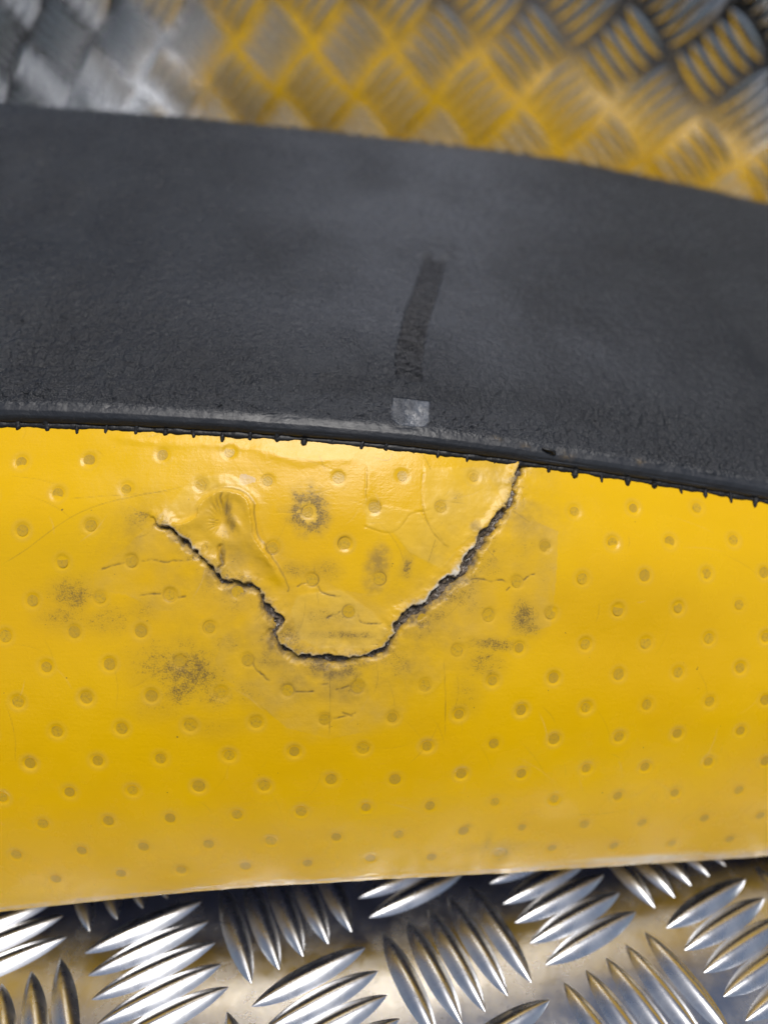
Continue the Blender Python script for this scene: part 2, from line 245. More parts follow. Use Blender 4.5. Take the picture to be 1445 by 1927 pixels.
class Mat:
    def __init__(self, name):
        self.m = bpy.data.materials.new(name)
        self.m.use_nodes = True
        self.t = self.m.node_tree
        self.b = self.t.nodes['Principled BSDF']
        self.coord = self.t.nodes.new('ShaderNodeTexCoord').outputs['Object']
    def new(self, kind, **kw):
        n = self.t.nodes.new(kind)
        for k, v in kw.items():
            setattr(n, k, v)
        return n
    def put(self, sock, v):
        if hasattr(v, 'is_output') or isinstance(v, bpy.types.NodeSocket):
            self.t.links.new(v, sock)
        else:
            sock.default_value = v
    def math(self, op, a, b=0.0, c=None, clamp=False):
        n = self.new('ShaderNodeMath', operation=op, use_clamp=clamp)
        self.put(n.inputs[0], a); self.put(n.inputs[1], b)
        if c is not None:
            self.put(n.inputs[2], c)
        return n.outputs[0]
    def noise(self, scale, detail=3, rough=.55, stretch=None, off=(0, 0, 0)):
        mp = self.new('ShaderNodeMapping')
        self.put(mp.inputs['Vector'], self.coord)
        if stretch:
            mp.inputs['Scale'].default_value = stretch
        mp.inputs['Location'].default_value = off
        n = self.new('ShaderNodeTexNoise')
        self.put(n.inputs['Vector'], mp.outputs[0])
        n.inputs['Scale'].default_value = scale
        n.inputs['Detail'].default_value = detail
        n.inputs['Roughness'].default_value = rough
        return n.outputs['Fac']
    def ramp(self, v, lo, hi, a=0.0, b=1.0):
        n = self.new('ShaderNodeMapRange', interpolation_type='SMOOTHSTEP')
        self.put(n.inputs[0], v)
        self.put(n.inputs[1], lo); self.put(n.inputs[2], hi)
        n.inputs[3].default_value = a; n.inputs[4].default_value = b
        return n.outputs[0]
    def mix(self, f, a, b):
        n = self.new('ShaderNodeMix', data_type='RGBA')
        self.put(n.inputs[0], f)
        self.put(n.inputs[6], a if not isinstance(a, tuple) else (*a, 1))
        self.put(n.inputs[7], b if not isinstance(b, tuple) else (*b, 1))
        return n.outputs[2]
    def attr(self, name):
        a = self.new('ShaderNodeAttribute', attribute_name=name)
        s = self.new('ShaderNodeSeparateColor')
        self.put(s.inputs[0], a.outputs['Color'])
        return s.outputs[0], s.outputs[1], s.outputs[2], a.outputs['Alpha']
    def bump(self, h, dist, strength=1.0, normal=None):
        n = self.new('ShaderNodeBump')
        n.inputs['Strength'].default_value = strength
        n.inputs['Distance'].default_value = dist
        self.put(n.inputs['Height'], h)
        if normal is not None:
            self.put(n.inputs['Normal'], normal)
        return n.outputs[0]
    def set(self, **kw):
        for k, v in kw.items():
            self.put(self.b.inputs[k.replace('_', ' ')], v if not (isinstance(v, tuple) and len(v) == 3) else (*v, 1))
        return self.m

# ---------------------------------------------------------------- materials
YELLOW = (0.80, 0.47, 0.001)

def make_yellow():
    m = Mat('yellow_plastic')
    dirt, pale, line, scuff = m.attr('wear')
    smudge, glossy, core, white = m.attr('damage')
    tone = m.noise(28, 3, .5)
    base = m.mix(m.ramp(tone, .35, .65), YELLOW, (0.77, 0.44, 0.002))
    streak = m.noise(60, 3, .6, (6, 1, 1))
    base = m.mix(m.math('MULTIPLY', pale, m.ramp(m.noise(260, 4, .6), .3, .7, .55, 1.0)), base, (0.68, 0.42, 0.055))
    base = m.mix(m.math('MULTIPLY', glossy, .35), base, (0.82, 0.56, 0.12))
    base = m.mix(m.math('MULTIPLY', smudge, m.ramp(m.noise(700, 4, .65), .32, .60, .45, 1.0)), base, (0.12, 0.085, 0.05))
    sp = m.math('ADD', m.noise(3600, 4, .75), m.math('MULTIPLY', m.noise(700, 4, .65), .5))
    thr = m.math('SUBTRACT', 1.06, m.math('MULTIPLY', dirt, .50))
    speck = m.ramp(m.math('SUBTRACT', sp, thr), -.08, .20)
    speck = m.math('MULTIPLY', speck, m.ramp(dirt, .02, .2))
    base = m.mix(m.math('MULTIPLY', speck, .85), base, (0.10, 0.065, 0.03))
    few = m.ramp(m.noise(900, 1, .4, None, (3, 1, 0)), .80, .84)
    base = m.mix(m.math('MULTIPLY', few, .8), base, (0.10, 0.07, 0.03))
    base = m.mix(line, base, (0.085, 0.06, 0.035))
    base = m.mix(m.math('MULTIPLY', scuff, m.ramp(streak, .3, .6, .5, 1.0)), base, (0.70, 0.50, 0.27))
    base = m.mix(white, base, (0.76, 0.70, 0.58))
    base = m.mix(m.math('MULTIPLY', dirt, .42), base, (0.22, 0.15, 0.05))
    base = m.mix(core, base, m.mix(m.ramp(m.noise(1100, 4, .7), .4, .62), (0.05, 0.038, 0.028), (0.22, 0.17, 0.12)))
    rough = m.math('ADD', m.ramp(m.noise(120, 4, .6), .3, .7, .20, .31), m.math('MULTIPLY', dirt, .15))
    rough = m.math('ADD', rough, m.math('MULTIPLY', m.math('MAXIMUM', core, smudge), .45))
    fine = m.bump(m.noise(1500, 4, .6), .00004)
    scr = m.bump(m.noise(420, 4, .65, (.25, 3, 3)), .00004, .7, fine)
    return m.set(Base_Color=base, Roughness=rough, Specular_IOR_Level=.38, Normal=scr)

def make_dimple():
    m = Mat('dimple_plastic')
    info = m.new('ShaderNodeObjectInfo')
    base = m.mix(info.outputs['Random'], (0.53, 0.315, 0.016), (0.66, 0.39, 0.008))
    base = m.mix(m.ramp(m.noise(1600, 4, .6), .45, .7), base, (0.46, 0.29, 0.03))
    return m.set(Base_Color=base, Roughness=.30, Normal=m.bump(m.noise(2500, 3), .00006))

def make_rubber():
    m = Mat('black_rubber')
    scar, patch, lip, brown = m.attr('wear')
    painted_sheen, _p, _d, _a = m.attr('relief')
    tone = m.noise(45, 5, .65)
    base = m.mix(m.ramp(tone, .35, .68), (0.013, 0.014, 0.017), (0.021, 0.023, 0.027))
    base = m.mix(m.math('MULTIPLY', painted_sheen, m.ramp(m.noise(900, 5, .7), .3, .65, .55, 1.0)), base, (0.075, 0.080, 0.094))  # lighter grey mixed in as painted sheen
    base = m.mix(m.math('MULTIPLY', patch, m.ramp(m.noise(500, 5, .7), .3, .65, .45, 1.0)), base, (0.12, 0.13, 0.15))
    base = m.mix(m.math('MULTIPLY', scar, .9), base, (0.012, 0.011, 0.012))
    base = m.mix(m.math('MULTIPLY', brown, m.ramp(m.noise(900, 4), .4, .6)), base, (0.10, 0.075, 0.045))
    base = m.mix(m.math('MULTIPLY', m.ramp(m.noise(2200, 2, .5), .70, .76), .6), base, (0.10, 0.095, 0.09))
    rough = m.math('SUBTRACT', m.ramp(m.noise(300, 4, .6), .3, .7, .25, .35), m.math('MULTIPLY', lip, -.12))
    grain = m.math('MULTIPLY', m.math('ADD', m.noise(650, 5, .62), m.math('MULTIPLY', m.noise(2200, 3, .6), .5)), m.math('SUBTRACT', 1.0, m.math('MULTIPLY', m.math('MAXIMUM', lip, patch), .85)))
    nb = m.bump(grain, .0008, 1.0)
    return m.set(Base_Color=base, Roughness=rough, Specular_IOR_Level=.55, Normal=nb)

def make_gloss_black():
    m = Mat('black_glue')
    return m.set(Base_Color=(0.010, 0.010, 0.011), Roughness=.50, Normal=m.bump(m.noise(900, 3), .0002))

def make_core():
    m = Mat('torn_foam')
    n = m.noise(700, 5, .7)
    base = m.mix(m.ramp(n, .36, .60), (0.05, 0.038, 0.028), (0.24, 0.19, 0.145))
    base = m.mix(m.ramp(m.noise(900, 4, .7, None, (5, 2, 1)), .56, .66), base, (0.60, 0.56, 0.50))
    return m.set(Base_Color=base, Roughness=.85, Normal=m.bump(n, .0004))

def make_metal(name, scratch, r0, r1):
    m = Mat(name)
    tone = m.noise(18, 4, .6)
    base = m.mix(m.ramp(tone, .3, .7), (0.64, 0.65, 0.67), (0.78, 0.785, 0.80))
    base = m.mix(m.math('MULTIPLY', m.ramp(m.noise(400, 4, .7), .58, .75), .4), base, (0.35, 0.34, 0.33))
    base = m.mix(m.math('MULTIPLY', m.ramp(m.noise(70, 5, .7, None, (1, 4, 2)), .52, .70), .5), base, (0.40, 0.38, 0.35))
    base = m.mix(m.math('MULTIPLY', m.ramp(m.noise(1500, 2, .5), .70, .75), .8), base, (0.10, 0.09, 0.08))
    rough = m.ramp(m.noise(90, 5, .65), .3, .7, r0, r1)
    b1 = m.bump(m.noise(260, 4, .6, scratch), .00005)
    b2 = m.bump(m.noise(55, 2, .5), .0004, .6, b1)
    return m.set(Base_Color=base, Metallic=1.0, Roughness=rough, Normal=b2)

def make_navy():
    m = Mat('dark_underside')
    base = m.mix(m.ramp(m.noise(120, 4), .35, .65), (0.014, 0.019, 0.050), (0.024, 0.032, 0.078))
    return m.set(Base_Color=base, Roughness=.8)

M_YELLOW, M_DIMPLE, M_RUBBER, M_GLUE, M_CORE = make_yellow(), make_dimple(), make_rubber(), make_gloss_black(), make_core()
M_PLATE, M_BAR, M_NAVY = make_metal('plate_aluminium', (1, .25, 1), .16, .30), make_metal('bar_aluminium', (.3, 1, 1), .22, .36), make_navy()

# ---------------------------------------------------------------- setting: chequer-plate floor and wall
def bar_mesh(name, nl, nw, half=.0138, wide=.0028, high=.0017):
    V, Q = [], []
    for i in range(nl + 1):
        u = -math.cos(math.pi * i / nl)
        w = wide * max(1 - abs(u)**2.3, 0)**.85
        hh = high * max(1 - abs(u)**2.6, 0)**.9
        for j in range(nw + 1):
            v = -1 + 2*j/nw
            prof = .5*(1 + math.cos(math.pi*v)) * .35 + (1 - v**4) * .15 + (1 - v*v) * .50
            V.append((half*u, w*v*1.0, hh*prof - .0001))
    for i in range(nl):
        for j in range(nw):
            a = i*(nw+1) + j
            Q.append((a, a+nw+1, a+nw+2, a+1))
    return V, Q

FINE_V, FINE_Q = bar_mesh('tread_bar', 22, 10)
LOW_V, LOW_Q = bar_mesh('tread_bar', 8, 4)
bar_me = quad_mesh('tread_bar', FINE_V, FINE_Q)
bar_me.materials.append(M_BAR)

def plate(name, label, size, origin, u, v, matrix, near, along_first, flat=1.0):
    """sheet in its local xy plane with blocks of five bars; near(x, y) says whether a bar is its own object"""
    x0, x1, y0, y1 = size
    n = 8
    gx, gy = np.meshgrid(np.linspace(x0, x1, n+1), np.linspace(y0, y1, n+1))
    top = np.stack([gx, gy, 0*gx], -1).reshape(-1, 3)
    idx = np.arange((n+1)**2).reshape(n+1, n+1)
    Q = np.stack([idx[:-1, :-1], idx[:-1, 1:], idx[1:, 1:], idx[1:, :-1]], -1).reshape(-1, 4).tolist()
    V = top.tolist() + [(x0, y0, -.003), (x1, y0, -.003), (x1, y1, -.003), (x0, y1, -.003)]
    k = len(top)
    ring = [0, n, (n+1)**2-1, (n+1)*n]
    Q += [[k+3, k+2, k+1, k]] + [[ring[i], k+i, k+(i+1) % 4, ring[(i+1) % 4]] for i in range(4)]
    o = mesh_object(name, V, Q, M_PLATE, None, False)
    o['kind'] = 'structure'
    o['label'] = label
    o.matrix_world = matrix
    u, v, origin = np.array(u), np.array(v), np.array(origin)
    lv, lq = np.array(LOW_V), np.array(LOW_Q)
    SV, SQ, base, count = [], [], 0, 0
    for i in range(-40, 41):
        for j in range(-40, 41):
            c = origin + i*u + j*v
            first = (i + j) % 2 == 0
            d, s = (u, v) if first == along_first else (v, u)
            for q in range(-2, 3):
                p = c + s * (q * .196)
                if not (x0 + .016 < p[0] < x1 - .016 and y0 + .016 < p[1] < y1 - .016):
                    continue
                jit = rng.normal(0, .00012, 2)
                ang = math.atan2(d[1], d[0]) + rng.normal(0, .006)
                scl = float(np.linalg.norm(d)) / .0307
                p = p + jit
                if near(p[0], p[1]):
                    b = link('tread_bar', bar_me, o)
                    b.location = (p[0], p[1], 0)
                    b.rotation_euler = (0, 0, ang)
                    b.scale = (scl, 1, flat*(1 + rng.normal(0, .03)))
                    count += 1
                else:
                    ca, sa = math.cos(ang), math.sin(ang)
                    w = np.stack([p[0] + ca*lv[:, 0]*scl - sa*lv[:, 1], p[1] + sa*lv[:, 0]*scl + ca*lv[:, 1], flat*lv[:, 2]], -1)
                    SV.append(w); SQ.append(lq + base); base += len(lv)
    if SV:
        r = mesh_object('tread_pattern', np.concatenate(SV), np.concatenate(SQ), M_BAR, o)
        r['kind'] = 'stuff'
    return count

nf = plate('floor', 'bare aluminium five-bar tread plate lying under the yellow and black panel',
      (-.55, .45, .02, .66), (-.0511, .0810), (.02727, .01363), (.01263, -.02449), Matrix.Identity(4),
      lambda x, y: -.115 < x < .125 and .050 < y < .125, True)
PSI, LEAN = .2956, -.25
wx = Vector((math.cos(PSI), -math.sin(PSI), 0))
wz = Vector((-math.sin(PSI)*math.cos(LEAN), -math.cos(PSI)*math.cos(LEAN), math.sin(LEAN)))
wy = wz.cross(wx)
wall_m = Matrix(((wx.x, wy.x, wz.x, 0), (wx.y, wy.y, wz.y, .4489), (wx.z, wy.z, wz.z, 0), (0, 0, 0, 1)))
wa, wL = .7391, .02959
nw_ = plate('wall', 'aluminium five-bar tread plate standing behind the panel and leaning over it',
      (-.58, .42, .0, .275), (.0412, .1994), (wL*math.cos(wa), wL*math.sin(wa)), (wL*math.sin(wa), -wL*math.cos(wa)), wall_m,
      lambda x, y: -.27 < x < .21 and .125 < y < .26, False, .48)
print('bars', nf, nw_)

# ---------------------------------------------------------------- the panel
panel = bpy.data.objects.new('padded_panel', None)
scene.collection.objects.link(panel)
panel.location = (0, .15, 0)
panel['label'] = 'cracked yellow dimpled plastic panel with a black grained rubber band along its top'
panel['category'] = 'panel'
bpy.context.view_layer.update()
PINV = panel.matrix_world.inverted()
def adopt(o):
    o.matrix_parent_inverse = PINV
    return o

xs_of_a = surf(np.linspace(0, NA, 401), 6.0)[:, 0]
def a_of_x(x):
    return np.interp(x, xs_of_a, np.linspace(0, NA, 401))
bb = np.linspace(0, NB, 4401)
mid = surf(5.0, bb)
arc = np.concatenate([[0], np.cumsum(np.linalg.norm(np.diff(mid, axis=0), axis=1))]) * 1000
def b_of_t(t):
    return np.interp(t, arc, bb)
def t_of_b(b):
    return np.interp(b, bb, arc)

# --- yellow skin
xs = np.concatenate([np.arange(-.190, -.084, .0009), np.arange(-.084, .0945, .0002), np.arange(.0945, .1901, .0009)])
ts = np.concatenate([np.arange(0, t_of_b(2), 1.0), np.arange(t_of_b(2), t_of_b(10.75), .2)])
sk = Sheet(np.clip(a_of_x(xs), 0, NA), b_of_t(ts))
X, T = sk.X, sk.T
sk.H += .22*fbm(X, T, 30, 3, 1) + .05*fbm(X, T, 6, 3, 2)

for ab, amp, rx, rt in zip(SWELL, (1.5, 1.1), (22, 34), (10, 9)):
    c = surf(*ab)*1000
    t0 = t_of_b(ab[1])
    sk.H += amp*np.exp(-((X - c[0])/rx)**2 - ((T - t0)/rt)**2)

DEPTH = {}
def dent(ab, k):
    c = surf(ab[0], ab[1]) * 1000
    w = sk.window(c[None, :], 5.0)
    if w is None:
        return
    d = np.linalg.norm(sk.P[w] - c, axis=-1)
    sk.H[w] -= k * (.14*(1 - sstep(1.0, 1.9, d)) + .08*np.exp(-(d/2.6)**2))
    halo = np.exp(-((d - 1.9)/.45)**2)
    sk.chan('pale')[w] = np.maximum(sk.chan('pale')[w], .35*halo*k)
    ring = np.exp(-((d - 1.33)/.13)**2)
    return w, d, ring

damage_c = surf(*np.array([5.0, 7.4])) * 1000
all_dimples = [(p, False) for p in DIMPLES] + [(p, True) for p in DIMPLES_OUT]
for (ab, out) in all_dimples:
    k = float(np.clip(rng.normal(.9, .22), .4, 1.4))
    c = surf(ab[0], ab[1]) * 1000
    near_damage = math.exp(-((c[0] + 12)/38)**2 - ((ab[1] - 7.6)/1.6)**2)
    if ab[1] < 5:
        k *= .6
    r = dent(ab, k)
    if r is not None:
        w, d, ring = r
        ang = np.arctan2(sk.P[w][..., 2] - c[2], sk.P[w][..., 0] - c[0])
        part = .5 + .5*np.sin(ang + rng.uniform(0, 6.3))
        sk.chan('line')[w] = np.maximum(sk.chan('line')[w], ring*part*(.03 + .75*near_damage))
    DEPTH[tuple(ab)] = k

# wrinkle under the seam, blister ridge, peeled arcs
def ridge(pts, amp, width, r=6, warp=.3):
    p3, _ = poly3(pts)
    q = sk.near(p3, r, warp, 2.5, 4)
    if q:
        w, d, s, al = q
        taper = sstep(0, .08, al)*(1 - sstep(.92, 1, al))
        sk.H[w] += amp*np.exp(-(d/(width*(1 + .5*fbm(X[w], T[w], 5, 2, 12))))**2)*taper*(.75 + .9*fbm(X[w], T[w], 6, 3, 13))
    return q
ridge(WRINKLE, .15, 1.1)
q = ridge(RIDGE, .42, 1.15, 9, .5)
w, d, s, al = q
sk.H[w] += np.where(s < 0, .45*np.exp(-(d/3.2)**2), -.18*np.exp(-((d-.9)/.5)**2)) * sstep(0, .05, al)*(1 - sstep(.8, 1, al))
sk.chan('line')[w] = np.maximum(sk.chan('line')[w], .55*np.exp(-((d-.75)/.14)**2)*(s > 0)*sstep(.25, .45, al))
c = surf(*BLISTER) * 1000
w = sk.window(c[None, :], 9)
v = sk.P[w] - c
rr = np.linalg.norm(v, axis=-1)
th = np.arctan2(v[..., 2]*1.3, v[..., 0])
rw = rr*(1 + .35*np.sin(th*2 + 1.0) + .2*np.sin(th*3))
wr = .9*fbm(th*2.6 + 40, rr*.10 + 3, .42, 3, 8) + .55*np.sin(23*th + 4*fbm(X[w], T[w], 2.0, 2, 9))
amp = np.clip(.55 + .8*np.sin(th - .6), .1, 1.2)
sk.H[w] += -.62*np.exp(-(rw/1.7)**2) + .15*wr*amp*np.exp(-((rw - 2.2)/1.2)**2) + .22*np.exp(-((rw-3.3)/1.2)**2)*(.6 + .6*np.sin(th + 2.2))
sk.chan('line')[w] = np.maximum(sk.chan('line')[w], .6*np.clip(-wr*1.6, 0, 1)**1.5*np.exp(-((rw - 2.1)/1.0)**2)*np.clip(amp, 0, 1))
sk.chan('smudge')[w] = np.maximum(sk.chan('smudge')[w], .5*np.exp(-((v[..., 0] - 1.2)/1.0)**2 - (v[..., 2]/1.8)**2))
for pts in ARCS:
    p3, _ = poly3(pts)
    q = sk.near(p3, 4, .25, 2.0, 6)
    w, d, s, al = q
    k_ = np.clip(.6 + 1.2*fbm(X[w], T[w], 5, 2, 14), 0, 1.2)
    sk.H[w] += k_*(-.10*np.exp(-(d/.22)**2) + .09*np.exp(-(d/1.3)**2)*(s > 0))
    sk.chan('line')[w] = np.maximum(sk.chan('line')[w], .32*np.exp(-(d/.13)**2)*k_)

# hairlines
for i, pts in enumerate(HAIR):
    p3, _ = poly3(pts)
    q = sk.near(p3, 2.5, .45 if i < 18 else .06, 1.3, 10 + i)
    if q:
        w, d, s, al = q
        strong = .9 if i < 18 else .45
        wd = .17 if i < 18 else .085
        taper = sstep(0, .12, al)*(1 - sstep(.85, 1, al)) * (.8 + .5*fbm(X[w], T[w], 1.2, 2, i))
        sk.chan('line')[w] = np.maximum(sk.chan('line')[w], strong*np.exp(-(d/wd)**2)*taper)
        if i < 18:
            sk.H[w] -= .10*np.exp(-(d/.2)**2)*taper

# stained, delaminated area round the tear
for ab in PALE:
    p3, _ = poly3(ab + ab[:1], 3)
    m = sk.inside(ab)
    q = sk.near(p3, 9, 3.4, 8, 20)
    soft = m.astype(float)
    w, d, s, al = q
    sub = np.where(m[w], np.clip(.5 + d/(1.2 + 3.0*(X[w] < 25)), 0, 1), np.clip(.5 - d/(1.2 + 3.0*(X[w] < 25)), 0, 1))
    soft[w] = sub
    sk.col['pale'] = np.maximum(sk.chan('pale'), .75*soft*np.clip(.62 + 1.1*fbm(X, T, 9, 4, 21), 0, 1.2))
    sk.H += soft*.07*fbm(X, T, 3.5, 4, 22)
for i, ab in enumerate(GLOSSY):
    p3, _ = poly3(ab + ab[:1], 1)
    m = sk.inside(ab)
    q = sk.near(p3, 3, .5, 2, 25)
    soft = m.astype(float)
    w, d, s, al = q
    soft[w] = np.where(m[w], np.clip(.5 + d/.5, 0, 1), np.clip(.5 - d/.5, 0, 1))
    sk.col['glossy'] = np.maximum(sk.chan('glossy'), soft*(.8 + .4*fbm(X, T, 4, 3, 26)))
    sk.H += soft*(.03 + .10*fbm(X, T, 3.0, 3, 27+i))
for (a, b, rx, ry, st) in DIRT:
    c = surf(a, b)*1000
    w = sk.window(c[None, :], 2.6*max(rx, ry))
    if w is None:
        continue
    _, n, ta = frame(np.array(a), np.array(b))
    tb = np.cross(n, ta)
    v = sk.P[w] - c
    d = np.sqrt(((v@ta)/rx)**2 + ((v@tb)/ry)**2) + .35*fbm(X[w], T[w], 3.0, 4, 30)
    sk.chan('dirt')[w] = np.maximum(sk.chan('dirt')[w], .92*st*(1 - sstep(.1, 1.9, d)))
c = surf(*BURST)*1000
w = sk.window(c[None, :], 9)
v = sk.P[w] - c
rr = np.linalg.norm(v*np.array([1, 1, .8]), axis=-1) + 1.3*fbm(X[w], T[w], 1.6, 4, 33)
rr = rr/(1 + .28*fbm(np.arctan2(v[..., 2], v[..., 0])*2.2 + 30, 0*rr + 2, .8, 3, 34))
sk.chan('dirt')[w] = np.maximum(sk.chan('dirt')[w], .85*sstep(1.0, 2.2, rr)*(1 - sstep(1.8, 6.2, rr)))
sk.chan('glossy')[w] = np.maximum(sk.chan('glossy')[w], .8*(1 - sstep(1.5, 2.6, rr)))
for (a, b, rx, ry, st) in SMUDGE:
    c = surf(a, b)*1000
    w = sk.window(c[None, :], 2.0*max(rx, ry))
    _, n, ta = frame(np.array(a), np.array(b))
    tb = np.cross(n, ta)
    v = sk.P[w] - c
    d = np.sqrt(((v@ta)/rx)**2 + ((v@tb)/ry)**2) + .3*fbm(X[w], T[w], 2.0, 4, 31)
    sk.chan('smudge')[w] = np.maximum(sk.chan('smudge')[w], .8*st*(1 - sstep(.2, 1.3, d)))

# the tear itself: open groove, raised upper lip, white torn rim
CW = np.array([[0, .10], [.06, .28], [.15, .34], [.24, .42], [.33, .34], [.40, .5], [.47, .32], [.53, .42], [.58, .34], [.63, .55], [.72, .6], [.77, .45], [.82, .62], [.88, .5], [.92, .42], [.96, .25], [1, .38]])
crack3, crack_ab = poly3(CRACK)
w, d, s, al = sk.near(crack3, 22, .95, 1.8, 40)
x, t = X[w], T[w]
hw = np.interp(al, CW[:, 0], CW[:, 1]) * 1.3*np.clip(1.0 + 1.7*fbm(x, t, 3.0, 4, 41), .3, 1.8)
up = s < 0 if CRACK_UP < 0 else s > 0
open_ = 1 - sstep(hw - .22, hw + .12, d)
sk.H[w] += np.where(up, .85, -.2)*np.exp(-(d/2.2)**2) * (.7 + .5*fbm(x, t, 5, 2, 42))
sk.H[w] += np.where(up, 0, -.25*np.exp(-((d-hw)/.7)**2))
sk.H[w] += .10*fbm(x, t, 1.8, 4, 43)*np.exp(-(d/4.5)**2)
sk.H[w] -= 1.5*open_
sk.chan('core')[w] = np.maximum(sk.chan('core')[w], open_*.95)
rim = np.exp(-((d - hw - .16)/(.20 + .22*sstep(.60, .64, al)*(1 - sstep(.76, .80, al))))**2)
wl = np.clip(sstep(.60, .64, al)*(1 - sstep(.79, .82, al)) + .5*sstep(0, .02, al)*(1-sstep(.07, .1, al)) + .55*sstep(.33, .36, al)*(1-sstep(.40, .42, al)) + .5*sstep(.46, .48, al)*(1-sstep(.58, .60, al)), 0, 1)
sk.chan('white')[w] = np.maximum(sk.chan('white')[w], np.where(up, 1.0, .10)*rim*(wl + .30)*np.clip(.75 + .9*fbm(x, t, 1.3, 3, 44), 0, 1))
lowz = sstep(.52, .60, al)*(1 - sstep(.78, .84, al)) + .7*sstep(.1, .2, al)*(1 - sstep(.42, .5, al)) + .35
slope = np.where(up, 0, 1 - sstep(0, .5 + 1.1*lowz, np.maximum(d - hw, 0) + .5*fbm(x, t, 1.5, 3, 48)))
sk.H[w] -= .38*slope*lowz
grime = np.where(up, np.exp(-(np.maximum(d - hw, 0)/.22)**2), np.clip(slope*(.45 + .55*lowz), 0, 1))
sk.chan('smudge')[w] = np.maximum(sk.chan('smudge')[w], grime*np.where(up, .45, 1.1)*np.clip(.85 + .9*fbm(x, t, 2.4, 4, 45), 0, 1))
sk.chan('dirt')[w] = np.maximum(sk.chan('dirt')[w], .62*np.exp(-(d/2.4)**2))
wide = np.zeros(sk.A.shape)
wide[w] = np.exp(-(d/9)**1.5)*np.where(up, .6, 1.0)
sk.col['dirt'] = np.maximum(sk.chan('dirt'), wide*np.clip(.46 + .8*fbm(X, T, 7, 4, 49), 0, .75))
sk.col['smudge'] = np.maximum(sk.chan('smudge'), wide*np.clip(.12 + .8*fbm(X, T, 9, 4, 56), 0, .45))
sr = np.random.default_rng(21)
for k in range(110):
    a0, b0 = sr.uniform(2.6, 7.6), sr.uniform(3.6, 9.8)
    an, ln = sr.normal(1.45, .7), sr.uniform(.05, .45)
    p3, _ = poly3([[a0, b0], [a0 + ln*math.cos(an)*.5, b0 + ln*math.sin(an)*.8], [a0 + ln*math.cos(an + .15)*1.0, b0 + ln*math.sin(an + .15)*1.7]], 3)
    qq = sk.near(p3, 1.0, .05, 1.0, k)
    if qq:
        w, d, s, al = qq
        f_ = np.exp(-(d/.085)**2)*sstep(0, .3, al)*(1 - sstep(.6, 1, al))
        if k % 3:
            sk.chan('line')[w] = np.maximum(sk.chan('line')[w], sr.uniform(.08, .28)*f_)
        else:
            sk.chan('scuff')[w] = np.maximum(sk.chan('scuff')[w], sr.uniform(.1, .35)*f_)
        sk.H[w] -= .02*f_
side3, _ = poly3(SIDE)
w, d, s, al = sk.near(side3, 4, .6, 1.2, 46)
sk.H[w] -= .5*np.exp(-(d/.35)**2)
sk.chan('line')[w] = np.maximum(sk.chan('line')[w], .85*np.exp(-(d/.32)**2)*(1 - sstep(.6, 1, al)))
hole = surf(*HOLE)*1000
w = sk.window(hole[None, :], 3)
d = np.linalg.norm(sk.P[w] - hole, axis=-1) + .25*fbm(X[w], T[w], .9, 2, 47)
sk.H[w] -= 2.6*(1 - sstep(.7, 1.15, d))
sk.chan('core')[w] = np.maximum(sk.chan('core')[w], 1 - sstep(.75, 1.1, d))

# scuffed bottom edge, grime against the seam
te = T - t_of_b(EDGE)
sw = .9 + 1.9*sstep(30, 75, X) + 1.1*fbm(X, T, 14, 3, 50)
edge = (1 - sstep(sw*.4, sw*1.2, np.abs(te - .2))) * np.clip(.85 + .9*fbm(X, T*4, 5, 4, 51), 0, 1)
soft_edge = (1 - sstep(0, 5, te)) * .25*np.clip(.7 + fbm(X, T*3, 12, 3, 52), 0, 1)
sk.col['scuff'] = np.maximum(sk.chan('scuff'), np.maximum(edge, soft_edge*(te > -1)))
sk.col['white'] = np.maximum(sk.chan('white'), .75*sstep(22, 60, X)*np.clip(1.2*fbm(X, T*5, 9, 4, 57) + .35, 0, 1)*(1 - sstep(.6, 3.2, np.abs(te - 1.2))))
sk.H += .10*fbm(X, T*3, 3, 3, 53)*(1 - sstep(.5, 3, np.abs(te)))
ds = t_of_b(SEAM) - T
sk.chan('dirt')[...] = np.maximum(sk.chan('dirt'), .5*(1 - sstep(.2, 1.6, ds + .8*fbm(X, T, 6, 3, 55))))
sk.H -= .5*(1 - sstep(0, 1.6, ds))
skin = adopt(sk.build('skin', M_YELLOW, panel, {'wear': ('dirt', 'pale', 'line', 'scuff'), 'damage': ('smudge', 'glossy', 'core', 'white')}))
skin['label'] = 'yellow plastic skin with rows of round dimples and a curved tear'

# --- torn core seen in the tear
n = len(crack_ab)
fine = np.linspace(0, n - 1, 700)
ca = np.stack([np.interp(fine, np.arange(n), crack_ab[:, k]) for k in (0, 1)], -1)
p, nn, _ = frame(ca[:, 0], ca[:, 1])
tang = np.gradient(p, axis=0)
tang /= np.linalg.norm(tang, axis=1, keepdims=True)
cross = np.cross(nn, tang)
wid = np.interp(fine/(n-1), CW[:, 0], CW[:, 1]) / 1000 + .0008
V = []
K = 9
for i, u in enumerate(np.linspace(-1, 1, K)):
    hgt = (-1.0 + .7*fbm(fine*1.1, np.full_like(fine, i*.9), .9, 4, 60) - .45*abs(u)**3) / 1000
    V.append(p + cross*(u*wid)[:, None] + nn*hgt[:, None])
V = np.stack(V, 0).reshape(-1, 3)
idx = np.arange(K*700).reshape(K, 700)
Q = np.stack([idx[:-1, :-1], idx[:-1, 1:], idx[1:, 1:], idx[1:, :-1]], -1).reshape(-1, 4)
core = mesh_object('torn_core', V, Q, M_CORE, skin)
core['label'] = 'grey brown foam core exposed inside the tear'

